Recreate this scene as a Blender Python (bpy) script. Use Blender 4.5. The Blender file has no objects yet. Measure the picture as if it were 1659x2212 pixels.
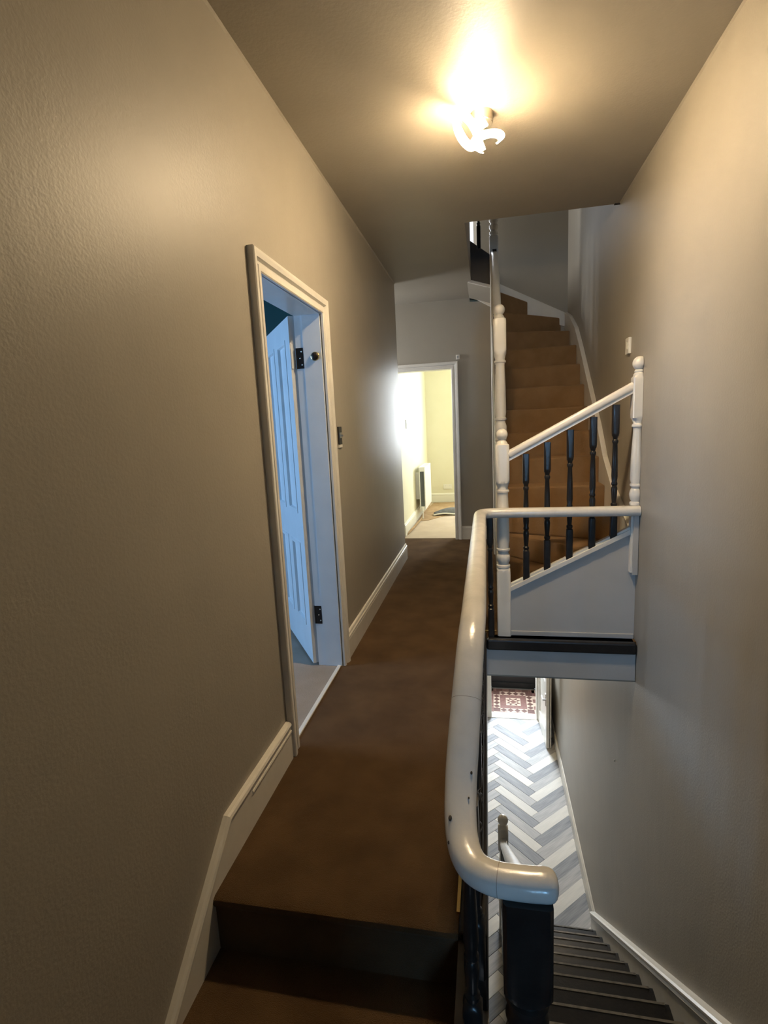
import bpy, math, random
from mathutils import Vector, Matrix
random.seed(7)
sc = bpy.context.scene
COL = sc.collection
R = math.radians

# ------------------------------------------------------------------ camera
YAW, PIT, ROL, FPX = -0.198993, -0.163125, -0.0495113, 1125.0
EYE = Vector((0.0, 0.0, 1.41))
fwd = Vector((math.sin(YAW) * math.cos(PIT), math.cos(YAW) * math.cos(PIT), math.sin(PIT)))
rt = fwd.cross(Vector((0, 0, 1))).normalized()
up = rt.cross(fwd)
rt2 = rt * math.cos(ROL) + up * math.sin(ROL)
up2 = -rt * math.sin(ROL) + up * math.cos(ROL)
cd = bpy.data.cameras.new('camera')
cd.sensor_fit = 'HORIZONTAL'
cd.sensor_width = 36.0
cd.lens = 36.0 * FPX / 1659.0
cd.clip_start = 0.02
cam = bpy.data.objects.new('camera', cd)
COL.objects.link(cam)
cam.matrix_world = Matrix(((rt2.x, up2.x, -fwd.x, EYE.x), (rt2.y, up2.y, -fwd.y, EYE.y),
                           (rt2.z, up2.z, -fwd.z, EYE.z), (0, 0, 0, 1)))
sc.camera = cam

# ------------------------------------------------------------------ world, daylight, exposure
w = bpy.data.worlds.new('world')
sc.world = w
w.use_nodes = True
bg = w.node_tree.nodes['Background']
bg.inputs[0].default_value = (0.82, 0.90, 1.0, 1)
bg.inputs[1].default_value = 1.2

def daylight(name, loc, size, direction, power, color):
    l = bpy.data.lights.new(name, 'AREA')
    l.shape = 'RECTANGLE'
    l.size, l.size_y = size
    l.energy = power
    l.color = color
    o = bpy.data.objects.new(name, l)
    COL.objects.link(o)
    o.location = loc
    d = Vector(direction).normalized()
    o.rotation_euler = d.to_track_quat('-Z', 'Y' if abs(d.z) < 0.9 else 'X').to_euler()
    return o

LAMP = 430.0
daylight('daylight_far_room', (0.45, 9.62, 1.6), (0.85, 1.5), (0, -1, -0.05), 120, (0.90, 0.96, 1.0))
daylight('daylight_left_room', (-4.2, 1.9, 1.55), (1.5, 1.6), (1, 0.1, -0.02), 120, (0.30, 0.58, 1.0))
daylight('daylight_front_door', (0.37, 8.95, -1.75), (0.7, 1.2), (0, -1, -0.25), 235, (0.86, 0.94, 1.0))
daylight('daylight_half_landing', (0.67, -3.65, 1.25), (0.36, 1.1), (-0.05, 1, -0.02), 72, (0.27, 0.60, 1.0))
daylight('daylight_upper', (-2.75, 5.95, 3.9), (0.6, 1.0), (1, 0, -0.12), 62, (0.96, 0.94, 0.92))
daylight('daylight_upper_back', (-0.45, 6.55, 3.65), (0.7, 1.1), (0, -1, -0.05), 14, (0.95, 0.97, 1.0))

daylight('fill_passage', (-2.5, 5.85, 2.05), (0.6, 1.1), (1, 0, -0.15), 42, (0.95, 0.97, 1.0))  # added fill light from the unseen passage, brightens the far wall

sc.view_settings.view_transform = 'Standard'
sc.view_settings.look = 'None'
sc.view_settings.gamma = 1.0
sc.view_settings.use_curve_mapping = False
sc.view_settings.exposure = 0.22

# ------------------------------------------------------------------ materials
def mat(name, color, rough=0.5, color2=None, nscale=8.0, ndetail=4.0, bump=0.0, bscale=60.0, spec=0.5,
        metal=0.0, coat=0.0, stretch=None, ramp=(0.3, 0.7), bump2=0.0, b2scale=6.0, b2stretch=None):
    m = bpy.data.materials.new(name)
    m.use_nodes = True
    nt = m.node_tree
    b = nt.nodes['Principled BSDF']
    b.inputs['Roughness'].default_value = rough
    b.inputs['Metallic'].default_value = metal
    b.inputs['Specular IOR Level'].default_value = spec
    b.inputs['Coat Weight'].default_value = coat
    b.inputs['Base Color'].default_value = (*color, 1)
    tc = nt.nodes.new('ShaderNodeTexCoord')
    vec = tc.outputs['Object']
    if stretch:
        mp = nt.nodes.new('ShaderNodeMapping')
        mp.inputs['Scale'].default_value = stretch
        nt.links.new(vec, mp.inputs[0])
        vec = mp.outputs[0]
    if color2:
        n = nt.nodes.new('ShaderNodeTexNoise')
        n.inputs['Scale'].default_value = nscale
        n.inputs['Detail'].default_value = ndetail
        nt.links.new(vec, n.inputs['Vector'])
        r = nt.nodes.new('ShaderNodeValToRGB')
        r.color_ramp.elements[0].position = ramp[0]
        r.color_ramp.elements[1].position = ramp[1]
        r.color_ramp.elements[0].color = (*color, 1)
        r.color_ramp.elements[1].color = (*color2, 1)
        nt.links.new(n.outputs['Fac'], r.inputs[0])
        nt.links.new(r.outputs[0], b.inputs['Base Color'])
    prev = None
    for s, k in ((bump, bscale), (bump2, b2scale)):
        if s > 0:
            n2 = nt.nodes.new('ShaderNodeTexNoise')
            n2.inputs['Scale'].default_value = k
            n2.inputs['Detail'].default_value = 5
            if k == b2scale and b2stretch:
                mp2 = nt.nodes.new('ShaderNodeMapping')
                mp2.inputs['Scale'].default_value = b2stretch
                nt.links.new(tc.outputs['Object'], mp2.inputs[0])
                nt.links.new(mp2.outputs[0], n2.inputs['Vector'])
            else:
                nt.links.new(tc.outputs['Object'], n2.inputs['Vector'])
            bp = nt.nodes.new('ShaderNodeBump')
            bp.inputs['Strength'].default_value = s
            bp.inputs['Distance'].default_value = 0.01
            nt.links.new(n2.outputs['Fac'], bp.inputs['Height'])
            if prev:
                nt.links.new(prev, bp.inputs['Normal'])
            prev = bp.outputs[0]
    if prev:
        nt.links.new(prev, b.inputs['Normal'])
    return m

def emit(name, color, strength):
    m = bpy.data.materials.new(name)
    m.use_nodes = True
    b = m.node_tree.nodes['Principled BSDF']
    b.inputs['Base Color'].default_value = (0.8, 0.8, 0.8, 1)
    b.inputs['Emission Color'].default_value = (*color, 1)
    b.inputs['Emission Strength'].default_value = strength
    return m

def glass(name, tint=(1, 1, 1)):
    m = bpy.data.materials.new(name)
    m.use_nodes = True
    nt = m.node_tree
    nt.nodes.remove(nt.nodes['Principled BSDF'])
    out = nt.nodes['Material Output']
    t = nt.nodes.new('ShaderNodeBsdfTransparent')
    t.inputs[0].default_value = (*tint, 1)
    g = nt.nodes.new('ShaderNodeBsdfGlossy')
    g.inputs['Roughness'].default_value = 0.02
    mx = nt.nodes.new('ShaderNodeMixShader')
    mx.inputs[0].default_value = 0.06
    nt.links.new(t.outputs[0], mx.inputs[1])
    nt.links.new(g.outputs[0], mx.inputs[2])
    nt.links.new(mx.outputs[0], out.inputs[0])
    return m

M = {}
M['wall'] = mat('taupe_wall_paint', (0.325, 0.298, 0.250), 0.47, (0.35, 0.321, 0.266), 3.0, 5, 0.11, 110, 0.45, bump2=0.14, b2scale=9, b2stretch=(1, 1, 0.16))
M['ceiling'] = mat('taupe_ceiling_paint', (0.335, 0.303, 0.248), 0.48, (0.36, 0.326, 0.268), 2.5, 5, 0.08, 80, 0.4, bump2=0.18, b2scale=5)
M['gloss'] = mat('white_gloss_paint', (0.70, 0.68, 0.63), 0.28, (0.76, 0.74, 0.69), 9, 4, 0.05, 40, 0.5)
M['railpaint'] = mat('aged_white_rail_paint', (0.62, 0.61, 0.58), 0.24, (0.72, 0.70, 0.66), 14, 6, 0.06, 70, 0.5, coat=0.15)
M['skirt'] = mat('white_skirting_paint', (0.66, 0.63, 0.56), 0.32, (0.72, 0.69, 0.62), 12, 4, 0.05, 40)
M['panel'] = mat('pale_grey_panel_paint', (0.46, 0.46, 0.455), 0.38, (0.50, 0.50, 0.495), 4, 4, 0.04, 60)
M['black'] = mat('black_gloss_paint', (0.012, 0.011, 0.011), 0.28, (0.02, 0.018, 0.017), 20, 4, 0.06, 60, 0.38)
M['blackmatt'] = mat('worn_black_stair_paint', (0.010, 0.010, 0.011), 0.36, (0.018, 0.017, 0.017), 24, 6, 0.10, 80, 0.3, ramp=(0.45, 0.8))
M['wornedge'] = mat('worn_nosing_edge', (0.10, 0.10, 0.10), 0.35, (0.22, 0.22, 0.215), 30, 6, 0.1, 80)
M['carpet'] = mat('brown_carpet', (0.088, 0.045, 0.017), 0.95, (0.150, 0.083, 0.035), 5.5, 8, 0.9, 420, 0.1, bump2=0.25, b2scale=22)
M['carpet_stair'] = mat('brown_stair_carpet_lit', (0.32, 0.185, 0.082), 0.95, (0.40, 0.24, 0.115), 7, 8, 0.9, 420, 0.1, bump2=0.25, b2scale=22)  # same carpet as the landing, colour lightened for the nearer lamp light
M['carpet_pale'] = mat('pale_beige_carpet', (0.60, 0.48, 0.36), 0.95, (0.68, 0.56, 0.43), 5, 6, 0.6, 300, 0.1)
M['underlay'] = mat('tan_underlay', (0.40, 0.26, 0.14), 0.95, (0.52, 0.37, 0.22), 9, 6, 0.6, 120, 0.1)
M['carpet_back'] = mat('grey_carpet_backing', (0.14, 0.14, 0.14), 0.95, (0.19, 0.19, 0.185), 30, 4, 0.5, 200, 0.1)
M['grey_carpet'] = mat('grey_beige_room_carpet', (0.30, 0.25, 0.20), 0.95, (0.36, 0.30, 0.25), 6, 6, 0.6, 300, 0.1)
M['teal'] = mat('dark_teal_wall_paint', (0.010, 0.085, 0.085), 0.6, (0.013, 0.10, 0.10), 4, 3, 0.05, 80)
M['doorpaint'] = mat('white_door_paint', (0.68, 0.72, 0.75), 0.30, (0.73, 0.77, 0.80), 8, 4, 0.06, 50)
M['cream'] = mat('pale_yellow_room_paint', (0.80, 0.765, 0.575), 0.55, (0.83, 0.795, 0.61), 3, 3, 0.05, 80)
M['creamtrim'] = mat('cream_white_trim', (0.85, 0.83, 0.72), 0.4)
M['brass'] = mat('brass', (0.80, 0.58, 0.22), 0.25, metal=1.0)
M['chrome'] = mat('brushed_steel', (0.62, 0.60, 0.57), 0.28, metal=1.0)
M['darkmetal'] = mat('dark_bronze', (0.035, 0.03, 0.028), 0.35, metal=0.6)
M['plastic'] = mat('white_plastic', (0.78, 0.76, 0.70), 0.35)
M['radwhite'] = mat('white_radiator_enamel', (0.86, 0.86, 0.83), 0.3)
M['radgrey'] = mat('grey_radiator_fins', (0.34, 0.37, 0.38), 0.45)
M['dark'] = mat('dark_scrap', (0.03, 0.025, 0.02), 0.8)
M['seam'] = mat('paint_crack', (0.30, 0.27, 0.23), 0.6)
M['fixture'] = mat('satin_nickel', (0.50, 0.45, 0.38), 0.35, metal=0.9)
M['glow'] = emit('warm_led_diffuser', (1.0, 0.75, 0.45), LAMP * 0.32)
M['glow_soft'] = emit('warm_led_diffuser_soft', (1.0, 0.75, 0.45), LAMP * 0.05)
M['glow_main'] = emit('warm_led_diffuser_bright', (1.0, 0.75, 0.45), LAMP * 3.2)
M['glow_hall'] = emit('warm_hall_lamp_diffuser', (1.0, 0.74, 0.42), 110.0)
M['glass'] = glass('window_glass')
M['upstring'] = mat('dark_brown_string_paint', (0.045, 0.035, 0.028), 0.35, (0.06, 0.048, 0.04), 10, 4, 0.05, 50)
for i, (a, b) in enumerate((((0.66, 0.66, 0.63), (0.76, 0.75, 0.71)), ((0.20, 0.215, 0.24), (0.33, 0.345, 0.37)), ((0.36, 0.37, 0.385), (0.52, 0.525, 0.53)))):
    M['plank%d' % i] = mat(['pale_oak_plank', 'slate_grey_plank', 'mid_grey_plank'][i], a, 0.55, b, 9, 8, 0.05, 60, 0.22, stretch=(0.5, 7, 1))
M['grout'] = mat('dark_floor_joint', (0.14, 0.14, 0.14), 0.8)
M['tilered'] = mat('oxblood_tile', (0.15, 0.075, 0.066), 0.4, (0.20, 0.105, 0.092), 30, 3)
M['tilebrown'] = mat('dark_brown_tile', (0.085, 0.040, 0.034), 0.4, (0.12, 0.06, 0.05), 30, 3)
M['tilebuff'] = mat('buff_tile', (0.46, 0.36, 0.29), 0.4, (0.53, 0.42, 0.34), 30, 3)
M['doorblack'] = mat('black_front_door_paint', (0.010, 0.012, 0.014), 0.35)

for k_ in ('carpet', 'carpet_stair', 'grey_carpet'):
    b_ = M[k_].node_tree.nodes['Principled BSDF']
    b_.inputs['Sheen Weight'].default_value = 0.12
    b_.inputs['Sheen Roughness'].default_value = 0.45
    b_.inputs['Sheen Tint'].default_value = (0.9, 0.75, 0.6, 1)

# ------------------------------------------------------------------ mesh helpers
class MB:
    def __init__(s):
        s.v, s.f = [], []

    def add(s, vs, fs):
        o = len(s.v)
        s.v += [tuple(p) for p in vs]
        s.f += [tuple(i + o for i in f) for f in fs]
        return s

    def box(s, x0, x1, y0, y1, z0, z1):
        return s.add([(x0, y0, z0), (x1, y0, z0), (x1, y1, z0), (x0, y1, z0), (x0, y0, z1), (x1, y0, z1), (x1, y1, z1), (x0, y1, z1)],
                     [(0, 3, 2, 1), (4, 5, 6, 7), (0, 1, 5, 4), (1, 2, 6, 5), (2, 3, 7, 6), (3, 0, 4, 7)])

    def prism(s, poly, axis, a, b):
        """poly: 2D points; axis 'x': (y,z); 'y': (x,z); 'z': (x,y)"""
        def P(p, t):
            return {'x': (t, p[0], p[1]), 'y': (p[0], t, p[1]), 'z': (p[0], p[1], t)}[axis]
        n = len(poly)
        vs = [P(p, a) for p in poly] + [P(p, b) for p in poly]
        fs = [tuple(range(n - 1, -1, -1)), tuple(range(n, 2 * n))]
        fs += [(i, (i + 1) % n, (i + 1) % n + n, i + n) for i in range(n)]
        return s.add(vs, fs)

    def post(s, cx, cy, prof, n=32, clampx=None):
        """turned post: prof = list of (z, R, h); h = half width of square section (None = round)"""
        vs, fs = [], []
        for z, Rr, h in prof:
            for k in range(n):
                a = 2 * math.pi * (k + 0.5) / n
                c, q = math.cos(a), math.sin(a)
                r = Rr if h is None else min(h / max(abs(c), abs(q)), Rr)
                x = cx + r * c
                if clampx is not None:
                    x = min(x, clampx)
                vs.append((x, cy + r * q, z))
        m = len(prof)
        for i in range(m - 1):
            for k in range(n):
                k2 = (k + 1) % n
                fs.append((i * n + k, i * n + k2, (i + 1) * n + k2, (i + 1) * n + k))
        fs.append(tuple(range(n - 1, -1, -1)))
        fs.append(tuple(range((m - 1) * n, m * n)))
        return s.add(vs, fs)

    def sweep(s, path, prof, upv=(0, 0, 1), cap=True, scale=None):
        """prof: closed list of (side, up); path: list of points; mitred"""
        P = [Vector(p) for p in path]
        upv = Vector(upv)
        n, k = len(P), len(prof)
        vs, fs = [], []
        for i in range(n):
            t0 = (P[i] - P[i - 1]).normalized() if i else None
            t1 = (P[i + 1] - P[i]).normalized() if i < n - 1 else None
            if t0 is None: t0 = t1
            if t1 is None: t1 = t0
            t = (t0 + t1).normalized()
            side = t.cross(upv).normalized()
            u = side.cross(t).normalized()
            sc_ = 1.0 / max(0.35, t.dot(t0))
            # mitre stretch in plane of the bend
            b = (t1 - t0)
            for a, c in prof:
                off = (side * a + u * c) * (scale[i] if scale else 1.0)
                if b.length > 1e-6:
                    bn = b.normalized()
                    off = off + bn * off.dot(bn) * (sc_ - 1)
                vs.append(P[i] + off)
        for i in range(n - 1):
            for j in range(k):
                j2 = (j + 1) % k
                fs.append((i * k + j, i * k + j2, (i + 1) * k + j2, (i + 1) * k + j))
        if cap:
            fs.append(tuple(range(k - 1, -1, -1)))
            fs.append(tuple(range((n - 1) * k, n * k)))
        return s.add(vs, fs)

    def sphere(s, c, r, nu=24, nv=14, sx=1, sy=1, sz=1, clampx=None):
        vs, fs = [(c[0], c[1], c[2] - r * sz)], []
        for j in range(1, nv):
            p = -math.pi / 2 + math.pi * j / nv
            for k in range(nu):
                a = 2 * math.pi * k / nu
                vs.append((c[0] + r * sx * math.cos(p) * math.cos(a), c[1] + r * sy * math.cos(p) * math.sin(a), c[2] + r * sz * math.sin(p)))
        vs.append((c[0], c[1], c[2] + r * sz))
        for k in range(nu):
            fs.append((0, 1 + (k + 1) % nu, 1 + k))
        for j in range(nv - 2):
            for k in range(nu):
                a, b = 1 + j * nu + k, 1 + j * nu + (k + 1) % nu
                fs.append((a, b, b + nu, a + nu))
        L = len(vs) - 1
        o = 1 + (nv - 2) * nu
        for k in range(nu):
            fs.append((o + k, o + (k + 1) % nu, L))
        if clampx is not None:
            vs = [(min(x, clampx), y, z) for x, y, z in vs]
        return s.add(vs, fs)

    def mesh(s, name, m):
        me = bpy.data.meshes.new(name)
        me.from_pydata(s.v, [], s.f)
        me.materials.append(M[m])
        me.update()
        return me

    def build(s, name, m, parent=None, smooth=False, bevel=0.0, fix=True):
        me = s.mesh(name, m)
        if fix:
            import bmesh
            bm = bmesh.new()
            bm.from_mesh(me)
            bmesh.ops.recalc_face_normals(bm, faces=bm.faces)
            bm.to_mesh(me)
            bm.free()
        if smooth:
            me.shade_smooth()
            me.set_sharp_from_angle(angle=R(38))
        o = bpy.data.objects.new(name, me)
        COL.objects.link(o)
        if parent:
            o.parent = parent
        if bevel:
            b = o.modifiers.new('bevel', 'BEVEL')
            b.width = bevel
            b.segments = 2
            b.limit_method = 'ANGLE'
        return o

def struct(o):
    o['kind'] = 'structure'
    return o

def tag(o, label, cat, group=None):
    o['label'] = label
    o['category'] = cat
    if group:
        o['group'] = group
    return o

def thing(name, label, cat, loc=(0, 0, 0), group=None):
    o = bpy.data.objects.new(name, None)
    o.empty_display_size = 0.1
    COL.objects.link(o)
    return tag(o, label, cat, group)

def empty_struct(name):
    o = bpy.data.objects.new(name, None)
    o.empty_display_size = 0.1
    COL.objects.link(o)
    return struct(o)

def link_copy(src, parent, loc=None):
    c = src.copy()
    COL.objects.link(c)
    c.parent = parent
    if loc is not None:
        c.location = loc
    return c

def catmull(pts, n=8):
    P = [Vector(p) for p in pts]
    P = [P[0] * 2 - P[1]] + P + [P[-1] * 2 - P[-2]]
    out = []
    for i in range(1, len(P) - 2):
        for k in range(n):
            t = k / n
            a, b, c, d = P[i - 1], P[i], P[i + 1], P[i + 2]
            out.append(0.5 * ((2 * b) + (c - a) * t + (2 * a - 5 * b + 4 * c - d) * t * t + (3 * b - a - 3 * c + d) * t ** 3))
    out.append(P[-2])
    return out

def roundprof(wd, ht, n=20, k=2.6, flat=0.0):
    pr = []
    for i in range(n):
        a = 2 * math.pi * i / n
        c, q = math.cos(a), math.sin(a)
        e = 2.0 / k
        y = math.copysign(abs(q) ** e, q) * ht / 2
        if y < -ht / 2 * (1 - flat):
            y = -ht / 2 * (1 - flat)
        pr.append((math.copysign(abs(c) ** e, c) * wd / 2, y))
    return pr

# ------------------------------------------------------------------ main dimensions
XL, XR = -0.87, 0.90          # hall walls
XLB = -1.015                  # back face of left wall
YF = 6.30                     # far wall
ZC = 2.795                    # landing ceiling
ZG = -3.20                    # ground floor
ZH = -0.19                    # half landing
YB = -3.40                    # wall behind the camera
YT = 3.32                     # trimmer (edge of landing above the stair well)
XE = -0.02                    # edge of landing beside the stair well
YN = 1.25                     # step from landing down to half landing
ZU = 3.06                     # upper floor
YE = 4.00                     # ceiling edge of the upper stair well
D1 = (2.035, 2.83, 2.025)     # near left doorway: y0, y1, head
D2 = (-1.05, -0.39, 2.03)     # far doorway: x0, x1, head
YLE = 5.38                    # end of left wall

# ------------------------------------------------------------------ structure : walls
b = MB()
b.box(XLB, XL, YB, D1[0] - 0.02, ZG, ZC)
b.box(XLB, XL, D1[1] + 0.02, YLE, ZG, ZC)
b.box(XLB, XL, D1[0] - 0.02, D1[1] + 0.02, D1[2] + 0.02, ZC)
b.box(XLB, XL, D1[0] - 0.02, D1[1] + 0.02, ZG, -0.004)
struct(b.build('wall_left', 'wall', fix=False))
struct(MB().box(XR, XR + 0.2, YB, 9.6, ZG, 5.4).build('wall_right', 'wall'))
b = MB()
b.box(-2.3, D2[0] - 0.02, YF, YF + 0.12, 0, ZC)
b.box(D2[1] + 0.02, XR, YF, YF + 0.12, 0, 2.75)
b.box(D2[0] - 0.02, D2[1] + 0.02, YF, YF + 0.12, D2[2] + 0.02, ZC)
b.box(D2[1] + 0.02, -0.16, YF, YF + 0.12, 2.75, ZC)
struct(b.build('wall_far', 'wall', fix=False))
# side passage closing the landing on the left
struct(MB().box(-2.3, -2.2, YLE - 0.1, 5.55, 0, ZC).box(-2.3, -2.2, 6.15, YF, 0, ZC).box(-2.3, -2.2, 5.55, 6.15, 0, 1.5).box(-2.3, -2.2, 5.55, 6.15, 2.6, ZC).box(-2.3, XLB, YLE - 0.1, YLE, 0, ZC).build('wall_passage', 'wall', fix=False))
# wall behind the camera with the half landing window opening
b = MB()
b.box(XL, 0.48, YB - 0.15, YB, ZG, ZC)
b.box(0.86, XR, YB - 0.15, YB, ZG, ZC)
b.box(0.48, 0.86, YB - 0.15, YB, ZG, 0.7)
b.box(0.48, 0.86, YB - 0.15, YB, 1.8, ZC)
b.box(XL, 0.30, -1.70, -1.60, ZH, ZC)  # added unseen wall stub, keeps back window light off the riser and left wall
struct(b.build('wall_back', 'wall', fix=False))
# ceiling with stair well opening
b = MB()
b.box(XLB, XR, YB, YE, ZC, ZU)
b.box(-2.3, -0.125, YE, YF, ZC, ZU - 0.001)
ceil = struct(b.build('ceiling', 'ceiling', fix=False))
MB().box(0.862, 0.898, 3.985, 4.003, ZC - 0.006, ZC + 0.006).build('plaster_gap', 'dark', ceil)

MB().prism([(XL, ZC), (XL + 0.008, ZC), (XL, ZC - 0.008)], 'y', YB, YLE).build('highlight_bead', 'ceiling', ceil)  # bead added along the joint for a thin highlight line
MB().prism([(XR, ZC), (XR - 0.008, ZC), (XR, ZC - 0.008)], 'y', YB, YE).build('highlight_bead', 'ceiling', ceil)
# upper stair well
b = MB()
b.box(-0.125, XR, YE - 0.1, YE, ZU, 5.4)
struct(b.build('wall_stairwell_front', 'wall', fix=False))
struct(MB().box(-0.225, -0.125, YE, 5.54, ZU - 0.002, 5.4).box(-2.6, -0.225, 5.44, 5.54, ZU, 5.4).build('wall_stairwell_left', 'wall', fix=False))
b = MB()
b.box(-0.06, XR, YF, YF + 0.12, 2.75, 5.4)
b.box(-2.6, -0.85, YF, YF + 0.12, ZC, 5.4)
b.box(-0.85, -0.06, YF, YF + 0.12, 4.25, 5.4)
b.box(-0.85, -0.06, YF, YF + 0.12, ZC, 3.04)
struct(b.build('wall_stairwell_back', 'wall', fix=False))
b = MB()
b.box(-2.7, -2.6, 5.44, YF, ZU, 3.35)
b.box(-2.7, -2.6, 5.44, YF, 4.5, 5.4)
b.box(-2.7, -2.6, 5.44, 5.6, 3.35, 4.5)
b.box(-2.7, -2.6, 6.25, YF, 3.35, 4.5)
struct(b.build('wall_upper_end', 'wall', fix=False))
struct(MB().box(-2.7, XR, YE - 0.1, YF + 0.12, 5.4, 5.5).build('ceiling_stairwell', 'ceiling'))
struct(MB().prism([(-0.165, ZC), (0.10, 2.70), (0.10, 2.73), (-0.165, ZC + 0.03)], 'y', 5.585, YF).build('ceiling_stair_soffit', 'ceiling'))

# ground floor hall and porch shell
struct(MB().box(-1.3, -1.2, YB, 7.9, ZG, -0.26).build('wall_hall_left', 'wall'))
b = MB()
b.box(-1.3, -0.06, 7.74, 7.84, ZG, -0.26)
b.box(0.76, XR, 7.74, 7.84, ZG, -0.26)
b.box(-0.06, 0.76, 7.74, 7.84, -1.0, -0.26)
struct(b.build('wall_porch_partition', 'wall', fix=False))
b = MB()
b.box(-0.2, -0.06, 7.84, 8.80, ZG, -0.5)
struct(b.build('wall_porch_left', 'wall', fix=False))
b = MB()
b.box(-0.06, 0.0, 8.70, 8.82, ZG, -0.5)
b.box(0.76, XR, 7.84, 8.82, ZG, -0.5)
b.box(0.0, 0.76, 8.70, 8.82, -0.9, -0.5)
struct(b.build('wall_porch_front', 'wall', fix=False))
struct(MB().box(-0.2, XR, 7.74, 8.82, -0.5, -0.4).build('ceiling_porch', 'ceiling'))

# left (teal) room
b = MB()
b.box(-4.1, -4.0, 0.3, 1.15, 0, ZC).box(-4.1, -4.0, 2.65, 5.2, 0, ZC).box(-4.1, -4.0, 1.15, 2.65, 0, 0.75).box(-4.1, -4.0, 1.15, 2.65, 2.35, ZC)
b.box(-4.0, XLB, 0.2, 0.3, 0, ZC).box(-4.0, XLB, 5.1, 5.2, 0, ZC)
b.box(XLB - 0.012, XLB - 0.001, 0.3, D1[0] - 0.06, 0, ZC).box(XLB - 0.012, XLB - 0.001, D1[1] + 0.06, 5.1, 0, ZC).box(XLB - 0.012, XLB - 0.001, D1[0] - 0.06, D1[1] + 0.06, D1[2] + 0.06, ZC)
struct(b.build('wall_teal_room', 'teal', fix=False))
struct(MB().box(-4.1, XLB, 0.2, 5.2, ZC, ZC + 0.1).build('ceiling_teal_room', 'teal'))
struct(MB().box(-4.1, XLB, 0.2, 5.2, -0.2, -0.004).box(XLB - 0.001, XL - 0.02, D1[0], D1[1], -0.0039, -0.001).build('floor_teal_room', 'grey_carpet', fix=False))

# far (cream) room
b = MB()
b.box(-1.15, D2[0], YF + 0.12, 9.5, 0, ZC)
b.box(-1.15, 0.05, 9.4, 9.55, 0, ZC).box(0.85, XR, 9.4, 9.55, 0, ZC).box(0.05, 0.85, 9.4, 9.55, 0, 0.85).box(0.05, 0.85, 9.4, 9.55, 2.35, ZC)
b.box(D2[1] + 0.06, XR, YF + 0.121, YF + 0.132, 0, ZC)
b.box(XR - 0.012, XR - 0.001, YF + 0.132, 9.4, 0, ZC)
struct(b.build('wall_cream_room', 'cream', fix=False))
struct(MB().box(-1.15, XR, YF + 0.12, 9.5, ZC, ZC + 0.1).build('ceiling_cream_room', 'creamtrim'))
struct(MB().box(-1.15, XR, YF + 0.06, 9.5, -0.2, -0.004).build('floor_cream_room', 'carpet_pale'))

# ------------------------------------------------------------------ floors
b = MB()
b.box(XL - 0.02, -0.10, YN + 0.06, YT, -0.25, 0.0)
b.box(XL - 0.02, XR, YT, YF + 0.06, -0.25, 0.0)
b.box(-2.3, XL - 0.02, YLE - 0.1, YF + 0.06, -0.25, 0.0)
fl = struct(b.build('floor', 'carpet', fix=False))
# carpeted nosing of the step
pf = [(YN + 0.06, 0.0), (YN + 0.015, 0.0), (YN + 0.003, -0.006), (YN - 0.002, -0.018), (YN + 0.004, -0.03), (YN + 0.012, -0.04), (YN + 0.012, ZH), (YN + 0.06, ZH)]
MB().prism(pf, 'x', XL, -0.10).build('carpeted_riser', 'carpet', fl, smooth=True)
MB().box(-0.10, XE, YN, YT + 0.08, -0.25, 0.004).build('edge_board', 'black', fl, bevel=0.006)
struct(MB().box(XL, -0.10, YB, YN + 0.03, ZH - 0.2, ZH).box(-0.10, XR, YB, 0.74, ZH - 0.2, ZH).build('floor_half_landing', 'carpet', fix=False))
bs = MB().box(-0.0998, -0.075, 0.74, YN, ZH - 0.2, -0.02).build('side_string', 'black', fl)
# trimmer: black nosing, white apron below, hall ceiling behind
MB().box(XE, 0.897, YT - 0.035, YT + 0.06, -0.075, 0.0).build('nosing_board', 'black', fl, bevel=0.012)
MB().box(XE, 0.896, YT - 0.012, YT, -0.255, -0.07).build('apron_board', 'panel', fl)
struct(MB().box(-1.3, XR, YT, 7.84, -0.27, -0.251).box(-1.3, XE, YB, YT, -0.27, -0.251).build('ceiling_hall', 'ceiling', fix=False))
# brass carpet edge strip
MB().box(-0.108, -0.098, YN + 0.06, 3.425, -0.001, 0.007).box(-0.108, 0.045, 3.415, 3.43, -0.001, 0.008).build('carpet_edge_strip', 'brass', fl)

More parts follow.
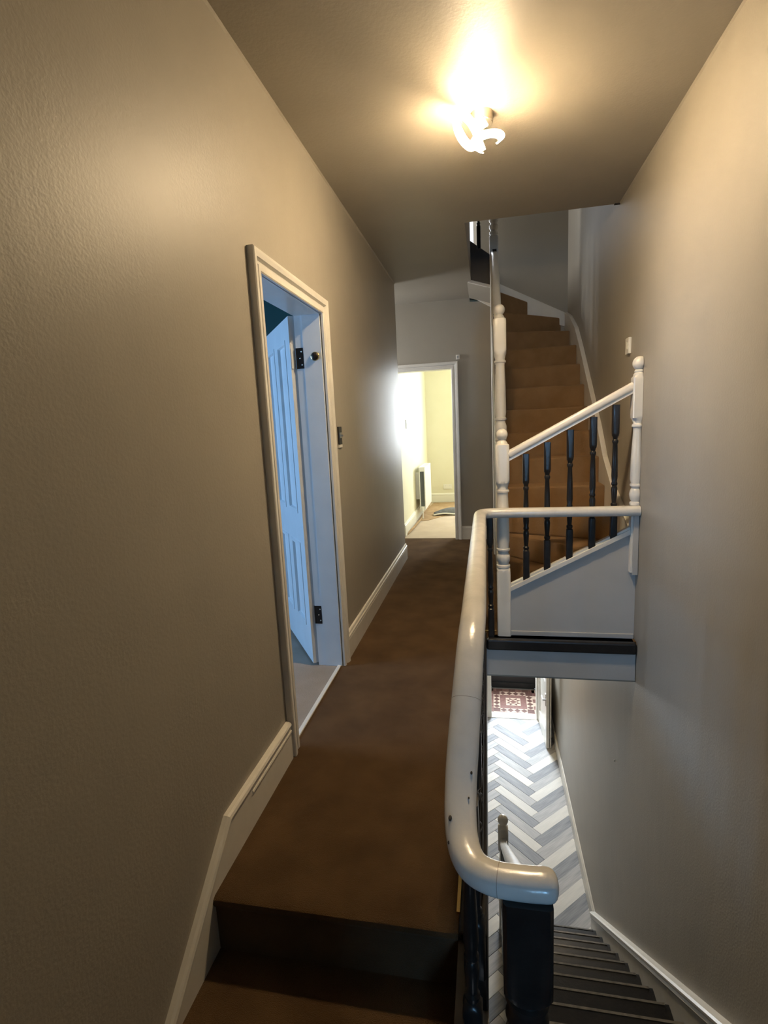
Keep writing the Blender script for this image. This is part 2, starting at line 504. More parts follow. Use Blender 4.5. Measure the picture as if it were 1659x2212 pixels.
# ground floor: herringbone planks, each its own piece
hall = struct(MB().box(-1.2, XR, 1.2, 7.74, ZG - 0.1, ZG - 0.004).build('floor_hall', 'grout'))
PW, PL = 0.1225, 0.60
pmesh = []
for c in range(3):
    g = 0.0009
    e = 0.002
    vs = [(g, g, 0), (PL - g, g, 0), (PL - g, PW - g, 0), (g, PW - g, 0), (g + e, g + e, 0.004), (PL - g - e, g + e, 0.004), (PL - g - e, PW - g - e, 0.004), (g + e, PW - g - e, 0.004)]
    fs = [(4, 5, 6, 7), (0, 1, 5, 4), (1, 2, 6, 5), (2, 3, 7, 6), (3, 0, 4, 7)]
    pmesh.append(MB().add(vs, fs).mesh('plank', 'plank%d' % c))
ox, oy = 0.533, 5.386
s2 = math.sqrt(0.5)
def plank(x, y, ang, c, x0=-0.55, x1=0.88, y0=2.6, y1=7.74):
    """clip by skipping planks outside; those crossing the wall are cut to length"""
    u = Vector((math.cos(ang), math.sin(ang)))
    v = Vector((-u.y, u.x))
    cs = [Vector((x, y)) + u * a + v * d for a in (0, PL) for d in (0, PW)]
    cx = sum((p.x for p in cs)) / 4
    cy = sum((p.y for p in cs)) / 4
    if max(p.x for p in cs) < x0 or min(p.x for p in cs) > x1 or max(p.y for p in cs) < y0 or min(p.y for p in cs) > y1:
        return
    inside = all(-1.19 < p.x < x1 and y0 - 0.5 < p.y < y1 for p in cs)
    me = pmesh[c]
    z = ZG - 0.004
    if inside:
        o = bpy.data.objects.new('plank', me)
        COL.objects.link(o)
        o.location = (x, y, z)
        o.rotation_euler = (0, 0, ang)
        o.parent = hall
        return
    # clip polygon against x<=x1 and y<=y1
    poly = [Vector((x, y)), Vector((x, y)) + u * PL, Vector((x, y)) + u * PL + v * PW, Vector((x, y)) + v * PW]
    for nx, ny, dd in ((1, 0, x1), (0, 1, y1)):
        out = []
        for i in range(len(poly)):
            a, bb = poly[i], poly[(i + 1) % len(poly)]
            da, db = nx * a.x + ny * a.y - dd, nx * bb.x + ny * bb.y - dd
            if da <= 0:
                out.append(a)
            if (da < 0) != (db < 0):
                out.append(a + (bb - a) * (da / (da - db)))
        poly = out
        if len(poly) < 3:
            return
    c2 = sum((p for p in poly), Vector((0, 0))) / len(poly)
    poly = [c2 + (p - c2) * 0.995 for p in poly]
    loc = [((p - Vector((x, y))).dot(u), (p - Vector((x, y))).dot(v)) for p in poly]
    o = MB().prism(loc, 'z', 0.0, 0.004).build('plank', 'plank%d' % c, hall)
    o.location = (x, y, z)
    o.rotation_euler = (0, 0, ang)

for ch in (-2, -1, 0, 1):
    for k in range(-18, 16):
        x0 = ox + ch * PL * 2 * s2
        y0 = oy + k * PW * 2 * s2
        cA = 0 if k % 3 == 0 else (1 if k % 3 == 2 else 2)
        cB = 0 if k % 3 == 1 else (2 if k % 3 == 2 else 1)
        plank(x0, y0, R(45), cA)
        # B plank: origin A + v*PW, length along v, width along u -> rotate 135deg with origin shifted by width
        bx, by = x0 - PW * s2, y0 + PW * s2
        plank(bx + PW * s2, by + PW * s2, R(135), cB)

# ------------------------------------------------------------------ skirting
SK = [(0, 0), (0.020, 0), (0.020, 0.118), (0.017, 0.124), (0.021, 0.130), (0.021, 0.138), (0.014, 0.146), (0.014, 0.152), (0.010, 0.160), (0.004, 0.163), (0, 0.163)]
def skirting(name, pts, mirror=1, m='skirt', prof=SK):
    """pts: two or more points along the wall foot; profile grows to the right of the travel direction (mirror=-1: left)"""
    pr = [(mirror * a, c) for a, c in prof]
    return struct(MB().sweep([Vector(p) for p in pts], pr).build(name, m))
skirting('baseboard_left', [(XL, D1[1] + 0.08, 0), (XL, YLE, 0)])
# near skirting with the raked string that follows the step
b = MB()
top = [(1.945, 0.163), (1.393, 0.163), (1.29, 0.085), (1.165, -0.045), (1.00, -0.062 - 0.09), (0.2, -0.03)]
top = [(1.945, 0.163), (1.393, 0.163), (1.0, -0.155), (0.95, -0.175), (0.0, -0.175)]
bot = [(0.0, ZH - 0.05), (1.2, ZH - 0.05), (1.945, -0.02)]
poly = top + [(0.0, ZH - 0.02), (YN + 0.02, ZH - 0.02), (YN + 0.02, -0.01), (1.945, -0.01)]
b.prism(poly, 'x', XL, XL + 0.02)
o = struct(b.build('baseboard_left_near', 'skirt', fix=True))
cap = [(0.0, -0.012), (0.024, -0.012), (0.026, -0.004), (0.022, 0.004), (0.014, 0.008), (0, 0.010)]
MB().sweep([Vector((XL, y, z)) for y, z in top[::-1]], cap).build('top_bead', 'skirt', o)
bead2 = [(0.0, -0.006), (0.023, -0.006), (0.025, 0.0), (0.023, 0.006), (0, 0.006)]
MB().sweep([Vector((XL, y, z - 0.035)) for y, z in ((1.56, 0.163), (1.945, 0.163))], bead2).build('lower_bead', 'skirt', o)
skirting('baseboard_far', [(D2[1] + 0.08, YF, 0), (0.06, YF, 0)])
skirting('baseboard_hall_right', [(XR, 7.72, ZG), (XR, 4.33, ZG)])
skirting('baseboard_cream_left', [(D2[0], 9.38, 0), (D2[0], YF + 0.15, 0)], -1, 'creamtrim')
skirting('baseboard_cream_back', [(D2[0] + 0.02, 9.40, 0), (0.85, 9.40, 0)], 1, 'creamtrim')

# ------------------------------------------------------------------ door frames
AR = [(0, 0), (0, 0.016), (0.005, 0.020), (0.024, 0.020), (0.029, 0.013), (0.041, 0.013), (0.048, 0.026), (0.066, 0.030), (0.075, 0.030), (0.079, 0.026), (0.079, 0)]
def architrave(name, y0, y1, zt, plane, zb=0.0, m='gloss', only=None):
    """frame in plane; 'x'+value -> faces +x; 'y' -> faces -y ; AR = (distance outward from opening, thickness)"""
    b = MB()
    ax, val, sgn = plane
    def pt(s, z, t):
        return (val + sgn * t, s, z) if ax == 'x' else (s, val + sgn * t, z)
    k = len(AR)
    rings = []
    for corner in range(4):
        ring = []
        for a, t in AR:
            if corner == 0: ring.append(pt(y0 - a, zb, t))
            if corner == 1: ring.append(pt(y0 - a, zt + a, t))
            if corner == 2: ring.append(pt(y1 + a, zt + a, t))
            if corner == 3: ring.append(pt(y1 + a, zb, t))
        rings.append(ring)
    names = ['jamb_architrave', 'head_architrave', 'jamb_architrave']
    root = empty_struct(name)
    for s in range(3):
        if only and s not in only:
            continue
        bb = MB()
        vs = rings[s] + rings[s + 1]
        fs = [(j, (j + 1) % k, (j + 1) % k + k, j + k) for j in range(k)] + [tuple(range(k)), tuple(range(2 * k - 1, k - 1, -1))]
        bb.add(vs, fs)
        bb.build(names[s], m, root)
    return root
t1 = architrave('trim_1', D1[0], D1[1], D1[2], ('x', XL, 1))
# door lining
bl = MB()
MB().box(XLB - 0.005, XL + 0.004, D1[0] - 0.02, D1[0], 0, D1[2]).build('lining', 'doorpaint', t1)
MB().box(XLB - 0.005, XL + 0.004, D1[1], D1[1] + 0.02, 0, D1[2]).build('lining', 'doorpaint', t1)
MB().box(XLB - 0.005, XL + 0.004, D1[0], D1[1], D1[2], D1[2] + 0.02).build('lining', 'doorpaint', t1)
MB().box(XLB + 0.04, XL - 0.004, D1[1] - 0.004, D1[1], 0, D1[2]).build('door_stop', 'doorpaint', t1)
MB().box(XL - 0.03, XL - 0.008, D1[0], D1[1], -0.004, 0.007).build('threshold_strip', 'skirt', t1, bevel=0.003)
t2 = architrave('trim_2', D2[0], D2[1], D2[2], ('y', YF, -1), only=(1, 2))
MB().box(D2[1], D2[1] + 0.02, YF - 0.004, YF + 0.125, 0, D2[2]).build('lining', 'creamtrim', t2)
MB().box(D2[0] - 0.02, D2[0], YF - 0.004, YF + 0.125, 0, D2[2]).build('lining', 'creamtrim', t2)
MB().box(D2[0], D2[1], YF - 0.004, YF + 0.125, D2[2], D2[2] + 0.02).build('lining', 'creamtrim', t2)
# inner porch doorway
t3 = empty_struct('trim_3')
MB().box(-0.06, 0.012, 7.72, 7.86, ZG, -1.0).build('jamb', 'gloss', t3, bevel=0.004)
MB().box(0.69, 0.76, 7.72, 7.86, ZG, -1.0).build('jamb', 'gloss', t3, bevel=0.004)
MB().box(0.012, 0.69, 7.72, 7.86, -1.07, -1.0).build('head', 'gloss', t3)
MB().prism([(7.72, ZG), (7.86, ZG), (7.86, ZG + 0.02), (7.84, ZG + 0.03), (7.80, ZG + 0.03), (7.77, ZG + 0.012), (7.72, ZG + 0.008)], 'x', 0.012, 0.69).build('threshold', 'skirt', t3)

# ------------------------------------------------------------------ windows (openings with frames and panes)
def window(name, axis, val, a0, a1, z0, z1, depth, m='gloss', bars=1):
    root = empty_struct(name)
    def bx(p0, p1, q0, q1, d0, d1, nm, mm):
        b = MB()
        if axis == 'y': b.box(p0, p1, val + d0, val + d1, q0, q1)
        else: b.box(val + d0, val + d1, p0, p1, q0, q1)
        return b.build(nm, mm, root)
    t = 0.045
    bx(a0, a0 + t, z0, z1, 0, depth, 'frame_stile', m)
    bx(a1 - t, a1, z0, z1, 0, depth, 'frame_stile', m)
    bx(a0 + t, a1 - t, z0, z0 + t, 0, depth, 'frame_rail', m)
    bx(a0 + t, a1 - t, z1 - t, z1, 0, depth, 'frame_rail', m)
    zm = (z0 + z1) / 2
    bx(a0 + t, a1 - t, zm - 0.02, zm + 0.02, 0, depth, 'meeting_rail', m)
    bx(a0 + t, a1 - t, z0 + t, zm - 0.02, depth * 0.4, depth * 0.4 + 0.004, 'pane', 'glass')
    bx(a0 + t, a1 - t, zm + 0.02, z1 - t, depth * 0.4, depth * 0.4 + 0.004, 'pane', 'glass')
    return root
window('window_1', 'y', YB - 0.10, 0.48, 0.86, 0.7, 1.8, 0.05)
window('window_2', 'x', -4.07, 1.15, 2.65, 0.75, 2.35, 0.05)
window('window_3', 'y', 9.45, 0.05, 0.85, 0.85, 2.35, 0.05)
window('window_4', 'y', YF + 0.05, -0.85, -0.06, 3.04, 4.25, 0.05)
window('window_6_added', 'x', -2.28, 5.55, 6.15, 1.5, 2.6, 0.05)  # unseen window added for the passage fill light
window('window_5', 'x', -2.68, 5.6, 6.25, 3.35, 4.5, 0.05)

# ------------------------------------------------------------------ near left door leaf (open into teal room)
hx, hy = -1.020, 2.845
door = empty_struct('door_1')
ang = math.atan2(0.60, -0.40)
door.location = (hx, hy, 0.012)
door.rotation_euler = (0, 0, ang)
LW, LH, LT = 0.755, 2.015, 0.038
st = 0.105
# local x: along leaf from hinge, local y: 0..LT (visible face is +y or -y)
def leafbox(x0, x1, z0, z1, y0, y1, nm, m='doorpaint', bevel=0.0):
    return MB().box(x0, x1, y0, y1, z0, z1).build(nm, m, door, bevel=bevel)
leafbox(0, st, 0, LH, 0, LT, 'stile')
leafbox(LW - st, LW, 0, LH, 0, LT, 'stile')
leafbox(LW / 2 - 0.045, LW / 2 + 0.045, 0.21, LH - 0.11, 0, LT, 'muntin')
leafbox(st, LW - st, 0, 0.21, 0, LT, 'bottom_rail')
leafbox(st, LW / 2 - 0.045, 0.73, 0.91, 0, LT, 'lock_rail')
leafbox(LW / 2 + 0.045, LW - st, 0.73, 0.91, 0, LT, 'lock_rail')
leafbox(st, LW - st, LH - 0.11, LH, 0, LT, 'top_rail')
for x0, x1 in ((st, LW / 2 - 0.045), (LW / 2 + 0.045, LW - st)):
    for z0, z1 in ((0.21, 0.73), (0.91, LH - 0.11)):
        p = leafbox(x0, x1, z0, z1, 0.012, LT - 0.012, 'door_panel')
        for yy in (0.0, LT):
            sg = 1 if yy == 0 else -1
            bb = MB()
            pr = [(0, 0), (0.016, 0), (0.012, sg * 0.006), (0.0, sg * 0.012)]
            ring = []
            for (cx, cz, ix, iz) in ((x0, z0, 1, 1), (x1, z0, -1, 1), (x1, z1, -1, -1), (x0, z1, 1, -1)):
                ring.append([(cx + ix * 0.0, yy - sg * 0.004, cz), (cx + ix * 0.022, yy - sg * 0.004, cz + iz * 0.022), (cx + ix * 0.026, yy + sg * 0.012, cz + iz * 0.026), (cx, yy + sg * 0.012, cz)])
            vs = [p_ for r_ in ring for p_ in r_]
            fs = []
            for i in range(4):
                for j in range(4):
                    fs.append((i * 4 + j, i * 4 + (j + 1) % 4, ((i + 1) % 4) * 4 + (j + 1) % 4, ((i + 1) % 4) * 4 + j))
            bb.add(vs, fs).build('panel_moulding', 'doorpaint', p)
for zz in (1.80, 0.32):
    hg = MB().box(XLB + 0.0, XLB + 0.036, D1[1] - 0.0025, D1[1], zz - 0.055, zz + 0.055).build('hinge', 'darkmetal', t1)
    MB().post(XLB - 0.004, D1[1] + 0.002, [(zz - 0.055, 0.006, None), (zz + 0.055, 0.006, None)], 12).build('hinge_pin', 'darkmetal', hg)
    for dz in (-0.035, 0.0, 0.035):
        MB().sphere((XLB + 0.022 + (0.006 if dz else -0.004), D1[1] - 0.003, zz + dz), 0.0045, 8, 6).build('screw', 'chrome', hg)
MB().sphere((XL - 0.042, D1[1] - 0.008, 1.805), 0.021, 20, 12, 1, 0.5, 1).build('round_latch', 'darkmetal', t1, smooth=True)
MB().sphere((XL - 0.042, D1[1] - 0.004, 1.805), 0.024, 20, 12, 1, 0.15, 1).build('latch_plate', 'brass', t1, smooth=True)
lh = MB().box(-0.003, 0.0, 0.004, LT - 0.004, 1.735, 1.845).build('hinge_leaf', 'doorpaint', door)

# ------------------------------------------------------------------ inner porch door (open along the hall wall) and front door
d2 = empty_struct('door_2')
d2.location = (0.716, 7.72, ZG + 0.012)
d2.rotation_euler = (0, 0, math.atan2(-0.73, 0.042))
def d2box(x0, x1, y0, y1, z0, z1, nm, m='gloss'):
    return MB().box(x0, x1, y0, y1, z0, z1).build(nm, m, d2, bevel=0.002)
W2, H2 = 0.73, 2.1
d2box(0, 0.11, 0, 0.042, 0, H2, 'stile'); d2box(W2 - 0.11, W2, 0, 0.042, 0, H2, 'stile')
d2box(0.11, W2 - 0.11, 0, 0.042, 0, 0.22, 'bottom_rail'); d2box(0.11, W2 - 0.11, 0, 0.042, 0.8, 0.95, 'lock_rail'); d2box(0.11, W2 - 0.11, 0, 0.042, 1.98, H2, 'top_rail')
d2box(0.11, W2 - 0.11, 0.014, 0.028, 0.22, 0.8, 'door_panel')
d2box(0.11, W2 - 0.11, 0.018, 0.022, 0.95, 1.98, 'pane', 'glass')
d2box(W2 - 0.02, W2 + 0.0, 0.052, 0.068, 0, H2, 'edge_strip', 'skirt')
hd = MB().box(W2 - 0.075, W2 - 0.035, -0.006, 0, 0.62, 0.80).build('handle_plate', 'chrome', d2, bevel=0.003)
MB().box(W2 - 0.17, W2 - 0.045, -0.045, -0.03, 0.70, 0.718).build('lever', 'chrome', hd, bevel=0.005)
MB().box(W2 - 0.063, W2 - 0.047, -0.04, -0.005, 0.70, 0.718).build('spindle', 'chrome', hd)
d3 = empty_struct('door_3')
MB().box(0.0, 0.76, 8.71, 8.75, ZG, -2.25).build('lower_panel', 'doorblack', d3)
MB().box(0.0, 0.1, 8.71, 8.75, -2.25, -0.9).build('stile', 'doorblack', d3)
MB().box(0.66, 0.76, 8.71, 8.75, -2.25, -0.9).build('stile', 'doorblack', d3)
MB().box(0.1, 0.66, 8.71, 8.75, -1.22, -1.12).build('mid_rail', 'doorblack', d3)
MB().box(0.1, 0.66, 8.728, 8.732, -2.25, -1.22).build('pane', 'glass', d3)
MB().box(0.1, 0.66, 8.728, 8.732, -1.12, -0.9).build('fanlight_pane', 'glass', d3)
MB().box(0.02, 0.74, 8.685, 8.71, ZG, ZG + 0.10).build('kick_plate', 'doorblack', d3)

# ------------------------------------------------------------------ porch floor: encaustic tiles, piece by piece
pf_ = struct(MB().box(-0.06, 0.76, 7.84, 8.71, ZG - 0.1, ZG - 0.004).build('floor_porch', 'grout'))
def tile(poly, m, cx=0, cy=0):
    c = (sum(p[0] for p in poly) / len(poly), sum(p[1] for p in poly) / len(poly))
    q = [(c[0] + (p[0] - c[0]) * 0.97, c[1] + (p[1] - c[1]) * 0.97) for p in poly]
    return MB().prism(q, 'z', ZG - 0.004, ZG + 0.001).build('tile', m, pf_)
def rect(x0, x1, y0, y1):
    return [(x0, y0), (x1, y0), (x1, y1), (x0, y1)]
def cell(x0, x1, y0, y1):
    mx, my = (x0 + x1) / 2, (y0 + y1) / 2
    tile([(mx, y0), (x1, my), (mx, y1), (x0, my)], 'tilebrown')
    tile([(x0, y0), (mx, y0), (x0, my)], 'tilebuff'); tile([(mx, y0), (x1, y0), (x1, my)], 'tilebuff')
    tile([(x1, my), (x1, y1), (mx, y1)], 'tilebuff'); tile([(x0, my), (mx, y1), (x0, y1)], 'tilebuff')
c_ = 0.1065
PX0, PY0 = 0.152, 8.017
for i in range(4):
    cell(PX0 - c_, PX0, PY0 + i * c_, PY0 + (i + 1) * c_)
    cell(PX0 + 4 * c_, PX0 + 5 * c_, PY0 + i * c_, PY0 + (i + 1) * c_)
    cell(PX0 + i * c_, PX0 + (i + 1) * c_, PY0 + 4 * c_, PY0 + 5 * c_)
    cell(PX0 + i * c_, PX0 + (i + 1) * c_, PY0 - c_, PY0)
for x in (PX0 - c_, PX0 + 4 * c_):
    for y in (PY0 - c_, PY0 + 4 * c_):
        tile(rect(x, x + c_, y, y + c_), 'tilebrown')
for i in range(-1, 6):
    tile(rect(PX0 + 5 * c_, PX0 + 5.6 * c_, PY0 + (i - 0.0) * c_, PY0 + (i + 1) * c_), 'tilebuff' if i % 2 else 'tilered')
    tile(rect(PX0 + (i - 1) * c_ + 0.05, PX0 + i * c_ + 0.05, PY0 + 5 * c_, PY0 + 5.9 * c_), 'tilered' if i % 2 else 'tilebrown')
for i in range(-2, 6):
    tile(rect(PX0 - 1.9 * c_, PX0 - c_, PY0 + (i + 0.5) * c_, PY0 + (i + 1.5) * c_ if i < 5 else PY0 + 5.9 * c_), 'tilered')
    tile(rect(PX0 + i * c_, PX0 + (i + 1) * c_ if i < 5 else PX0 + 5.6 * c_, PY0 - 1.6 * c_, PY0 - c_), 'tilebuff' if i % 2 else 'tilered')
# centre panel: frame of red tiles, buff star with red centre
W4 = 4 * c_
fr = 0.095
for i in range(4):
    a0, a1 = i * c_, (i + 1) * c_
    tile(rect(PX0 + a0, PX0 + a1, PY0, PY0 + fr), 'tilered'); tile(rect(PX0 + a0, PX0 + a1, PY0 + W4 - fr, PY0 + W4), 'tilered')
for i in range(2):
    a0 = fr + i * (W4 - 2 * fr) / 2; a1 = a0 + (W4 - 2 * fr) / 2
    tile(rect(PX0, PX0 + fr, PY0 + a0, PY0 + a1), 'tilered'); tile(rect(PX0 + W4 - fr, PX0 + W4, PY0 + a0, PY0 + a1), 'tilered')
ix0, iy0 = PX0 + fr, PY0 + fr
q = (W4 - 2 * fr) / 4
cxm, cym = ix0 + 2 * q, iy0 + 2 * q
for sx in (-1, 1):
    for sy in (-1, 1):
        def T(*pp):
            return [(cxm + sx * a, cym + sy * d) for a, d in pp]
        tile(T((q, q), (2 * q, q), (2 * q, 2 * q), (q, 2 * q)), 'tilebuff')
        tile(T((0, q), (q, q), (q, 2 * q)), 'tilebrown'); tile(T((0, q), (q, 2 * q), (0, 2 * q)), 'tilebuff')
        tile(T((q, 0), (q, q), (2 * q, q)), 'tilebrown'); tile(T((q, 0), (2 * q, q), (2 * q, 0)), 'tilebuff')
        tile(T((0, 0), (q, 0), (0, q)), 'tilered'); tile(T((q, 0), (q, q), (0, q)), 'tilebuff')

# ------------------------------------------------------------------ carpeted staircase up
st_ = thing('carpeted_staircase', 'brown carpeted staircase climbing and turning left at the top beyond the landing', 'staircase')
XS0, XS1 = 0.14, 0.87
Y0, GO, Z0, RI = 4.13, 0.225, 0.895, 0.20
PV = (0.11, 4.10)
PV2 = (0.11, 5.60)
def solid_step(poly, zt, zb):
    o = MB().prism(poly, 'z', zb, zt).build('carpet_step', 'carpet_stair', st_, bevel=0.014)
    return o
# bottom winders
def wdir(deg, L=2.0):
    return (PV[0] + L * math.cos(R(deg)), PV[1] + L * math.sin(R(deg)))
def hit(p0, deg, x1, y0=None, y1=None):
    c, s = math.cos(R(deg)), math.sin(R(deg))
    best = 9
    if c > 1e-6: best = min(best, (x1 - p0[0]) / c)
    if s < -1e-6 and y0 is not None: best = min(best, (y0 - p0[1]) / s)
    if s > 1e-6 and y1 is not None: best = min(best, (y1 - p0[1]) / s)
    return (p0[0] + best * c, p0[1] + best * s)
YW0 = 3.405
degs = [-90, -67.5, -45, -22.5, 0]
corner = (XS1, YW0)
zw = [0.18, 0.36, 0.54, 0.72]
for i in range(4):
    a, c = degs[i], degs[4]
    p1 = hit(PV, a, XS1, YW0)
    poly = [PV, p1]
    if a < -46.5: poly.append(corner)
    poly += [(XS1, Y0 + 0.1), (PV[0], Y0 + 0.1)]
    solid_step(poly, zw[i], zw[i] - 0.18)
# straight flight
for i in range(7):
    y = Y0 + GO * i
    z = Z0 + RI * i
    solid_step([(XS0 - 0.02, y), (XS1, y), (XS1, y + GO + 0.06), (XS0 - 0.02, y + GO + 0.06)], z, z - RI - 0.03)
# top winders
degs2 = [22.5, 44, 62, 90]
zw2 = [2.295, 2.495, 2.695, 2.895]
corner2 = (XS1, YF)
for i in range(4):
    a = degs2[i]
    p1 = hit(PV2, a, XS1, None, YF)
    poly = [PV2, p1]
    if a < 43: poly.append(corner2)
    if a < 89: poly += [(PV2[0] - 0.03, YF), (PV2[0] - 0.03, PV2[1])]
    else: poly += [(-0.14, YF), (-0.14, PV2[1])]
    solid_step(poly, zw2[i], zw2[i] - (0.2 if a < 89 else 0.075))
# wall string on right
stp = [(3.41, 0.705), (3.87, 0.885), (4.2, 1.10), (4.45, 1.35), (5.3, 2.06), (5.58, 2.27), (5.95, 2.45), (YF, 2.55)]
stb = [(YF, 2.2), (5.6, 1.9), (4.13, 0.6), (3.41, 0.25)]
MB().prism(stp + stb, 'x', XS1 - 0.004, XR).build('wall_string', 'gloss', st_, bevel=0.004)
MB().sweep([Vector((XS1 - 0.004, y, z - 0.006)) for y, z in stp], [(-0.004, -0.01), (-0.004, 0.006), (0.03, 0.006), (0.03, -0.01)][::-1]).build('string_bead', 'gloss', st_)
# skirting on back wall above the top winders
MB().prism([(XS1, 2.40), (XS1, 2.545), (0.18, 2.905), (-0.14, 3.07), (-0.14, 2.8), (0.2, 2.6)], 'y', YF - 0.022, YF).build('wall_string', 'gloss', st_, bevel=0.003)
# spandrel below the straight flight on the landing side
MB().prism([(4.14, 0.0), (5.62, 0.0), (5.62, 2.16), (5.5, 2.10), (4.14, 0.90)], 'x', 0.075, 0.12).build('spandrel_panel', 'wall', st_)
MB().prism([(4.18, 0.86), (5.55, 2.08), (5.55, 2.36), (4.18, 1.14)], 'x', 0.07, 0.135).build('side_string', 'gloss', st_, bevel=0.004)
# upper dark string beyond the top newel
MB().prism([(0.07, 2.735), (0.07, 3.02), (-0.60, 3.54), (-0.60, 3.0), (-0.155, 2.805)], 'y', 5.585, 5.615).build('upper_string', 'upstring', st_)
MB().prism([(0.07, 2.712), (0.07, 2.738), (-0.155, 2.812), (-0.155, 2.786)], 'y', 5.57, 5.60).build('soffit_bead', 'gloss', st_)
# grey panel and white raking string below the bottom winders
MB().prism([(0.135, 0.0), (0.899, 0.0), (0.899, 0.712), (0.135, 0.315)], 'y', 3.375, 3.40).build('string_panel', 'panel', st_)
MB().prism([(0.135, 0.0), (0.897, 0.0), (0.897, 0.032), (0.135, 0.032)], 'y', 3.366, 3.375).build('panel_foot_strip', 'panel', st_, bevel=0.003)
def ysl(x):
    return 0.315 + (x - 0.135) * (0.385 / 0.741)
MB().prism([(0.135, ysl(0.135) - 0.012), (0.876, ysl(0.876) - 0.012), (0.876, ysl(0.876) + 0.022), (0.135, ysl(0.135) + 0.022)], 'y', 3.352, 3.41).build('string_capping', 'gloss', st_, bevel=0.004)
bx_ = [0.24, 0.369, 0.504, 0.637, 0.763]
ed = [0.135] + bx_ + [0.868]
for i in range(6):
    x0 = ed[i] + (0.021 if i else 0.002)
    x1 = ed[i + 1] - (0.021 if i < 5 else 0.002)
    MB().prism([(x0, ysl(x0) + 0.022), (x1, ysl(x1) + 0.022), (x1, ysl(x1) + 0.036), (x0, ysl(x0) + 0.036)], 'y', 3.365, 3.40).build('spacer_fillet', 'gloss', st_)

# ------------------------------------------------------------------ balusters and newels
def baluster_profile(L, h=0.0195, top_cut=0.0):
    k = L / 0.84
    z = [(0, 0.05, h), (0.185 * k, 0.05, h), (0.20 * k, 0.021, h), (0.205 * k, 0.015, None), (0.215 * k, 0.019, None), (0.225 * k, 0.019, None), (0.232 * k, 0.0125, None),
         (0.26 * k, 0.015, None), (0.315 * k, 0.0185, None), (0.33 * k, 0.0165, None), (0.338 * k, 0.013, None), (0.346 * k, 0.018, None), (0.356 * k, 0.018, None), (0.364 * k, 0.0145, None),
         (0.40 * k, 0.0185, None), (0.50 * k, 0.0165, None), (0.60 * k, 0.0130, None), (0.612 * k, 0.018, None), (0.622 * k, 0.018, None), (0.630 * k, 0.013, None),
         (0.645 * k, 0.016, None), (0.652 * k, 0.021, h), (0.668 * k, 0.05, h), (L, 0.05, h)]
    return z
bal_mesh = {}
def baluster(x, y, zb, L, parent, m='black', h=0.0195):
    key = (round(L, 3), m, h)
    if key not in bal_mesh:
        o = MB().post(0, 0, baluster_profile(L, h), 24).build('baluster', m, None, smooth=True)
        bal_mesh[key] = o
        o.parent = parent
        o.location = (x, y, zb)
        return o
    return link_copy(bal_mesh[key], parent, (x, y, zb))

def ring(z, r, t=0.012):
    return [(z - t, r * 0.86, None), (z - t * 0.6, r, None), (z + t * 0.6, r, None), (z + t, r * 0.86, None)]

# (a) raking balustrade at the foot of the carpeted stairs
ba = thing('stair_balustrade', 'white raking handrail with five black balusters between white ball-topped newels', 'balustrade')
nh = 0.043
prof = [(0, 0.08, nh), (0.435, 0.08, nh), (0.452, 0.048, nh), (0.456, 0.040, None)] + ring(0.472, 0.043, 0.010) + [(0.485, 0.033, None)] + \
       [(0.495, 0.034, None), (0.505, 0.041, None), (0.525, 0.043, None), (0.545, 0.041, None), (0.555, 0.033, None), (0.57, 0.034, None)] + ring(0.583, 0.043, 0.009) + \
       [(0.60, 0.036, None), (0.64, 0.041, None), (0.80, 0.039, None), (0.93, 0.034, None), (0.95, 0.034, None)] + ring(0.965, 0.041, 0.009) + [(0.985, 0.033, None), (1.0, 0.036, None), (1.012, 0.040, None), (1.017, 0.048, nh), (1.035, 0.08, nh),
       (1.245, 0.08, nh), (1.258, 0.05, nh), (1.262, 0.036, None), (1.275, 0.030, None), (1.285, 0.022, None), (1.292, 0.022, None)]
nw = MB().post(0.096, 3.39, prof, 40).build('newel_post', 'gloss', ba, smooth=True)
MB().sphere((0.096, 3.39, 1.322), 0.036).build('ball_cap', 'gloss', nw, smooth=True)
# half newel against the right wall
cx2 = 0.886
prof = [(0.443, 0.08, 0.030), (0.80, 0.08, 0.030), (0.835, 0.08, 0.030), (0.845, 0.035, 0.03)] + ring(0.872, 0.036, 0.010) + [(0.885, 0.026, None), (0.90, 0.034, None), (0.93, 0.039, None), (0.955, 0.034, None), (0.965, 0.027, None)] + ring(0.985, 0.036, 0.009) + \
       [(1.0, 0.031, None), (1.02, 0.036, None), (1.15, 0.034, None), (1.31, 0.026, None), (1.325, 0.027, None)] + ring(1.34, 0.035, 0.009) + [(1.355, 0.028, None), (1.375, 0.034, None), (1.386, 0.05, 0.038), (1.40, 0.08, 0.038), (1.60, 0.08, 0.038),
       (1.618, 0.05, 0.038), (1.63, 0.034, None), (1.638, 0.034, None), (1.645, 0.026, None), (1.655, 0.029, None), (1.665, 0.022, None)]
nw = MB().post(cx2, 3.37, prof, 40, clampx=0.8985).build('half_newel', 'gloss', ba, smooth=True)
MB().sphere((cx2, 3.37, 1.700), 0.040, clampx=0.8985).build('ball_cap', 'gloss', nw, smooth=True)
MB().box(0.868, 0.8985, 3.325, 3.345, 0.43, 0.82).build('newel_batten', 'panel', ba, bevel=0.003)
